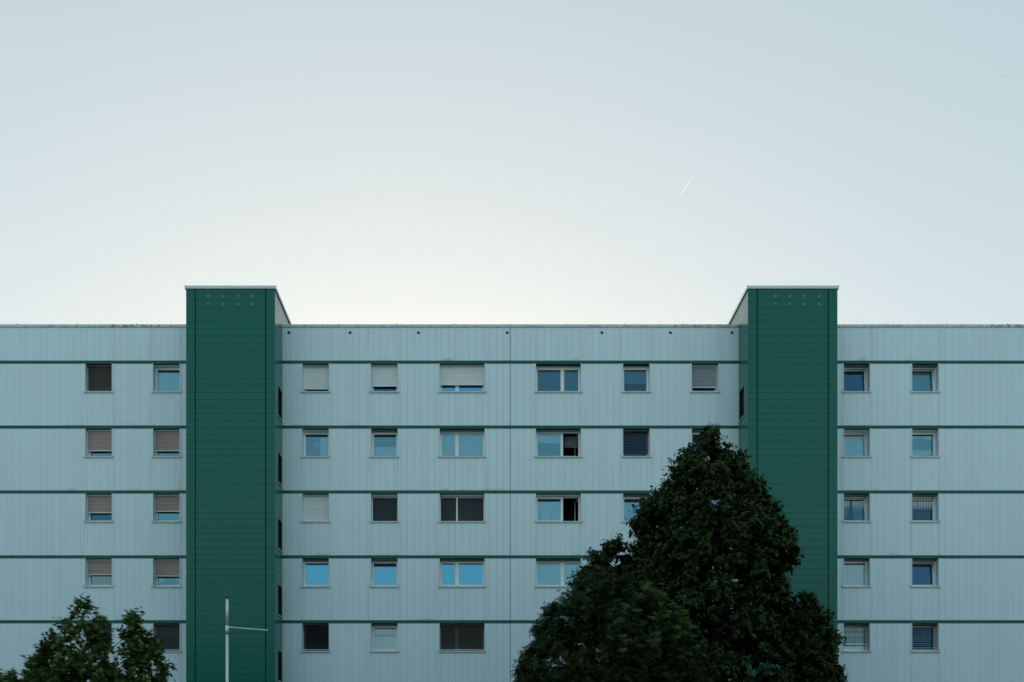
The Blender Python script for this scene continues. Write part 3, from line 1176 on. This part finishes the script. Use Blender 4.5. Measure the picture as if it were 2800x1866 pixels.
# heart-shaped lime leaf, folded on its midrib and drooping at the tip
LIME_V = np.array([(0, 0, 0), (-.42, -.02, .06), (-.50, .38, .08), (-.26, .78, .0), (0, 1.06, -.16), (.26, .78, .0), (.50, .38, .08), (.42, -.02, .06), (0, .5, -.02)])
LIME_F = np.array([(0, 8, 2, 1), (8, 4, 3, 2), (0, 7, 6, 8), (8, 6, 5, 4)])
# five-lobed plane leaf
a_ = []
for ang_, r_ in ((-100, .30), (-78, .62), (-52, .34), (-38, .86), (-16, .40), (0, 1.05), (16, .40), (38, .86), (52, .34), (78, .62), (100, .30)):
    a_.append((r_ * math.sin(R(ang_)), .18 + r_ * math.cos(R(ang_)), -.10 * r_ * r_ + .05 * math.cos(R(ang_ * 5))))
PLANE_V = np.array([(0, .0, .0)] + a_)
PLANE_F = np.array([(0, i + 1, i) for i in range(1, 11)])
# palmate chestnut leaf: seven narrow leaflets
cv, cf = [], []
for k, ang_ in enumerate((-105, -68, -34, 0, 34, 68, 105)):
    ln = (.62, .82, .96, 1.0, .96, .82, .62)[k]
    c, s = math.cos(R(ang_)), math.sin(R(ang_))
    o = len(cv)
    for x, y, z in ((0, .04, 0), (-.115, .62, -.06), (0, 1.0, -.24), (.115, .62, -.06)):
        y *= ln
        cv.append((x * c + y * s, -x * s + y * c, z * ln))
    cf.append((o, o + 3, o + 2, o + 1))
CHEST_V, CHEST_F = np.array(cv), np.array(cf)


def prof_at(tab, z):
    zs_ = [q[0] for q in tab][::-1]
    return np.interp(z, zs_, [q[1] for q in tab][::-1]), np.interp(z, zs_, [q[2] for q in tab][::-1])


def clump_bases(tab, yc, depth, n, rc, inner):
    """foliage tufts through the volume whose height-by-height width is given by tab (z, x left, x right)"""
    out = []
    ztop, zbot = tab[0][0], tab[-1][0]
    zz = np.linspace(zbot, ztop, 200)
    l, r_ = prof_at(tab, zz)
    wgt = np.clip(r_ - l, .3, None)
    cdf = np.cumsum(wgt) / wgt.sum()
    anch = []                              # boughs: the crown bulges round each and thins out between them
    for i in range(max(6, int(wgt.mean() * (ztop - zbot) * 2.3))):
        za = float(np.interp(nrg.random(), cdf, zz))
        anch.append((za, nrg.random() * 2 * math.pi, nrg.uniform(.75, 1.15)))
    anch = np.array(anch)
    cnt = 0
    while cnt < n:
        z = float(np.interp(nrg.random(), cdf, zz))
        l, r_ = prof_at(tab, z)
        c, w = (l + r_) / 2, (r_ - l) / 2
        th = nrg.random() * 2 * math.pi
        dth = np.abs((anch[:, 1] - th + math.pi) % (2 * math.pi) - math.pi)
        dd = np.hypot((anch[:, 0] - .25 - z) * 1.1, dth * max(w, .3)) / (.78 * anch[:, 2])
        bulge = float(np.exp(-dd.min() ** 2))
        if bulge < .25 and nrg.random() < .72:
            continue
        cnt += 1
        w *= 1.03 - LOB * (1 - bulge)
        rr = rc * nrg.uniform(.7, 1.35)
        if nrg.random() < inner:
            rho = math.sqrt(nrg.random()) * .78
        else:
            rho = max(0., 1 - rr * nrg.uniform(.45, 1.1) / max(w, .05))
        x = c + w * rho * math.cos(th)
        y = yc + w * depth * rho * math.sin(th)
        slope = .45
        out.append((x, y, z - rr * .5 * nrg.random(), math.cos(th) * (rho + .2), math.sin(th) * (rho + .2), slope, rr))
    return np.array(out)


def foliage(bases, sprays, per, leaf, droop, spread, up, jit, lateral):
    """every tuft fans out sprays, each spray carries leaves along it"""
    n = len(bases)
    c = np.repeat(bases[:, :3], sprays, 0)
    d0 = np.repeat(bases[:, 3:6], sprays, 0)
    rr = np.repeat(bases[:, 6], sprays)
    d = unit(unit(d0 + np.array((0, 0, up))) + nrg.normal(0, spread, c.shape))
    ln = rr * nrg.uniform(.6, 1.25, len(c))
    tip = c + d * ln[:, None]
    tt = nrg.uniform(.15, 1.0, (len(c), per)) ** .8
    base = c[:, None, :] + d[:, None, :] * (ln[:, None] * tt)[..., None]
    base[..., 2] -= (.12 * ln[:, None] * tt ** 2)
    base = base + nrg.normal(0, lateral, base.shape)
    pos = base.reshape(-1, 3)
    dd = np.repeat(d, per, 0)
    t = dd * .6 + np.array((0, 0, -droop)) + nrg.normal(0, jit, pos.shape)
    nn = dd * .55 + np.array((0, 0, .85)) + nrg.normal(0, jit * .5, pos.shape)
    size = nrg.uniform(*leaf, len(pos))
    return pos, t, nn, size, c, tip


def branches(mb, root, trunk_top, trunk_r, targets, n, r0):
    idx = nrg.choice(len(targets), min(n, len(targets)), replace=False)
    for i in idx:
        p = targets[i][:3]
        z0 = trunk_top[2] * nrg.uniform(.35, .98)
        z0 = min(z0, p[2] - .3) if p[2] > 1.5 else z0 * .6
        s_ = np.array((trunk_top[0] * z0 / trunk_top[2], trunk_top[1] * z0 / trunk_top[2], z0))
        q = p - root
        mid = s_ + (q - s_) * .5 + np.array((0, 0, .25)) + nrg.normal(0, .12, 3)
        mb.tube([s_, mid, q], [r0 * nrg.uniform(.7, 1.1), r0 * .55, r0 * .16], 6)


def tree(name, label, base, tabs, yc, depth, n, rc, inner, sprays, per, leafV, leafF, mat, leaf, droop, spread, up, jit, lateral, trunk_h, trunk_r, nb, shoots=None, seed=1, lob=.16):
    global nrg, LOB
    nrg = np.random.default_rng(seed)
    LOB = lob
    t = empty(name, base)
    tag(t, label, 'tree')
    root = np.array(base, float)
    bs = np.concatenate([clump_bases(tab, yc + dy, depth * dk, int(n * fr), rc, inner) for tab, fr, dy, dk in tabs])
    pos, td, nd, size, c, tip = foliage(bs, sprays, per, leaf, droop, spread, up, jit, lateral)
    V, F = scatter(leafV, leafF, pos - root, td, nd, size)
    link('crown', np_mesh('crown', V, F, mat), None, t)
    mb = MB()
    k = 9
    bend = nrg.normal(0, .04, (k, 2)).cumsum(0)
    bend -= bend[0]
    tp = [(bend[i, 0], bend[i, 1], trunk_h * i / (k - 1)) for i in range(k)]
    rad = [trunk_r * (1.35 if i == 0 else 1) * (1 - .82 * i / (k - 1)) for i in range(k)]
    mb.tube(tp, rad, 12)
    branches(mb, root, np.array(tp[-1]), trunk_r, bs, nb, trunk_r * .32)
    # fine twigs inside the tufts
    sel = nrg.choice(len(c), min(len(c), 900), replace=False)
    for i in sel:
        mb.tube([c[i] - root, tip[i] - root], [.008, .003], 3, caps=False)
    mb.build('trunk', M['bark'], t)
    if shoots is not None:
        V, F = shoots(root, bs)
        link('young_shoot', np_mesh('young_shoot', V, F, M['shoot']), None, t)
    return t


LIME_TAB = [(13.62, 7.28, 7.55), (13.35, 6.98, 7.9), (13.0, 6.62, 8.35), (12.5, 5.96, 8.82), (11.94, 5.74, 9.11), (11.35, 5.3, 9.48), (10.77, 4.93, 9.99), (10.11, 5.0, 10.26), (9.59, 4.8, 10.46), (9.01, 4.6, 10.4), (8.57, 4.4, 10.2), (7.98, 4.1, 10.3), (7.1, 3.9, 10.5), (6.22, 3.9, 10.8), (5.22, 4.0, 10.9), (3.6, 4.6, 10.3), (2.6, 5.9, 9.2)]
LIME_L = [(9.95, 4.2, 4.6), (9.6, 3.6, 5.2), (9.15, 3.15, 5.4), (8.6, 2.9, 5.4), (7.9, 2.9, 5.4), (7.0, 3.2, 5.3), (6.4, 3.8, 5.0)]
LIME_R = [(8.0, 10.7, 11.1), (7.7, 10.3, 11.2), (7.2, 10.1, 11.4), (6.7, 10.0, 11.75), (6.3, 10.0, 11.6), (5.9, 10.2, 11.6), (5.4, 10.1, 11.9), (4.8, 10.1, 11.7), (4.2, 10.2, 11.2)]
tree('lime_tree', 'tallest tree, dark conical crown of drooping heart-shaped leaves, before the building', (7.4, 34.5, 0),
     [(LIME_TAB, .82, 0, .85), (LIME_L, .09, .2, 1.1), (LIME_R, .10, -.3, 1.1)], 34.5, .85, 2100, .46, .36, 9, 13,
     LIME_V, LIME_F, M['lime'], (.07, .12), .75, .42, .35, .32, .035, 10.6, .24, 80, seed=3)

CHEST_TAB = [(7.76, 3.3, 3.45), (7.46, 2.75, 3.9), (7.15, 2.15, 4.6), (6.72, 1.65, 5.15), (6.22, 1.3, 5.6), (5.48, 1.02, 5.9), (4.65, .82, 6.1), (3.64, .75, 6.15), (2.65, 1.3, 5.7), (1.95, 2.4, 4.5)]


def chest_shoots(root, bs):
    tops = [b for b in bs if b[2] > 4.8 and b[1] < 29.3 and abs(b[0] - 4.0) < 1.4 and b[2] < 6.9]
    pos, td, nd, sz = [], [], [], []
    for i in nrg.choice(len(tops), 90, replace=False):
        b = tops[i]
        p = b[:3] + np.array((b[3] * .40, b[4] * .70, .34 + .10 * nrg.random()))
        for k in range(5):
            a = 2 * math.pi * (k + nrg.random() * .5) / 5
            td.append((math.cos(a), math.sin(a), .35 + nrg.normal(0, .1)))
            nd.append((nrg.normal(0, .3), -.55 + nrg.normal(0, .3), 1))
            pos.append(p + nrg.normal(0, .012, 3) - root)
            sz.append(nrg.uniform(.10, .16))
    return scatter(CHEST_V, CHEST_F, np.array(pos), np.array(td), np.array(nd), np.array(sz))


tree('chestnut_tree', 'low rounded bushy tree with finger-like leaves and bright green shoots, under the taller tree', (3.4, 29.0, 0),
     [(CHEST_TAB, 1., 0, .85)], 29.0, .85, 1150, .38, .25, 7, 9,
     CHEST_V, CHEST_F, M['chestnut'], (.07, .12), .42, .50, .5, .42, .05, 6.2, .14, 60, chest_shoots, seed=5, lob=.10)

PLANE_TAB = [(6.46, -10.75, -10.6), (6.25, -11.0, -10.37), (6.02, -11.23, -10.17), (5.68, -11.5, -9.97), (5.33, -11.7, -9.75), (4.99, -11.9, -9.6), (4.44, -12.3, -9.4), (3.49, -12.9, -9.0), (2.58, -12.4, -9.0), (1.89, -11.4, -9.7)]
PLANE_B = [(6.35, -9.5, -9.36), (5.95, -9.68, -9.11), (5.56, -9.76, -8.85), (5.22, -9.85, -8.6), (4.44, -10.1, -8.38), (3.5, -10.3, -8.25), (2.6, -10.2, -8.5), (2.0, -9.9, -8.9)]
PLANE_C = [(4.6, -12.5, -12.2), (4.4, -12.8, -12.0), (4.1, -13.1, -12.0), (3.6, -13.3, -12.0), (3.0, -13.3, -12.2)]
tree('plane_tree', 'small lighter green tree with lobed leaves and two tips, beside the flagpole', (-10.5, 27.0, 0),
     [(PLANE_TAB, .62, 0, .9), (PLANE_B, .30, .1, 1.0), (PLANE_C, .12, -.1, 1.1)], 27.0, .9, 560, .38, .30, 6, 8,
     PLANE_V, PLANE_F, M['plane'], (.10, .165), .30, .55, .8, .42, .05, 5.5, .09, 60, seed=8, lob=.14)


# ------------------------------------------------------------------ contrails high in the sky
def trail_material(name, col, a0, a1):
    m, nt, b = new_mat(name)
    nt.nodes.remove(b)
    out = nt.nodes['Material Output']
    df = node(nt, 'ShaderNodeBsdfDiffuse')
    df.inputs['Color'].default_value = (*col, 1)
    tl = node(nt, 'ShaderNodeBsdfTranslucent')
    tl.inputs['Color'].default_value = (*col, 1)
    mx = node(nt, 'ShaderNodeMixShader')
    nt.links.new(df.outputs[0], mx.inputs[1])
    nt.links.new(tl.outputs[0], mx.inputs[2])
    tr = node(nt, 'ShaderNodeBsdfTransparent')
    tc = node(nt, 'ShaderNodeTexCoord')
    sp = node(nt, 'ShaderNodeSeparateXYZ')
    nt.links.new(tc.outputs['Generated'], sp.inputs[0])
    mr = node(nt, 'ShaderNodeMapRange')
    mr.inputs['To Min'].default_value = a0
    mr.inputs['To Max'].default_value = a1
    nt.links.new(sp.outputs['Z'], mr.inputs['Value'])
    m2 = node(nt, 'ShaderNodeMixShader')
    nt.links.new(mr.outputs[0], m2.inputs[0])
    nt.links.new(tr.outputs[0], m2.inputs[1])
    nt.links.new(mx.outputs[0], m2.inputs[2])
    nt.links.new(m2.outputs[0], out.inputs[0])
    return m


def sky_point(az_x, el_z, dist):            # tangent of azimuth, tangent of elevation, ground distance
    return np.array((az_x * dist, dist, 1.6 + el_z * dist))


D = 12000.
ct = empty('contrail', tuple(sky_point(.184, .572, D)))
tag(ct, 'short double white vapour trail fading downwards in the pale sky', 'contrail')
tm = trail_material('ice_vapour', (.9, .9, .9), .0, .27)
for k in (0, 1):
    p0 = sky_point(.1838 + .0008 * k, .5735, D)
    p1 = sky_point(.2006 + .0009 * k, .5985, D)
    o0 = np.array(ct.location)
    MB().tube([p0 - o0, (p0 + p1) / 2 - o0, p1 - o0], [6.5, 4.5, 2.5], 8).build('vapour_streak', tm, ct)
p0, p1 = sky_point(.5035, .6956, D), sky_point(.5100, .6993, D)
o0 = tuple(p0)
far = MB().tube([p0 - p0, (p1 - p0) * .5, p1 - p0], [4, 5, 3], 8).build('distant_contrail', trail_material('grey_vapour', (.25, .27, .28), .14, .18), None, o0)  # dark grey vapour colour, mostly transparent
tag(far, 'tiny faint grey vapour streak high in the clear sky', 'contrail')
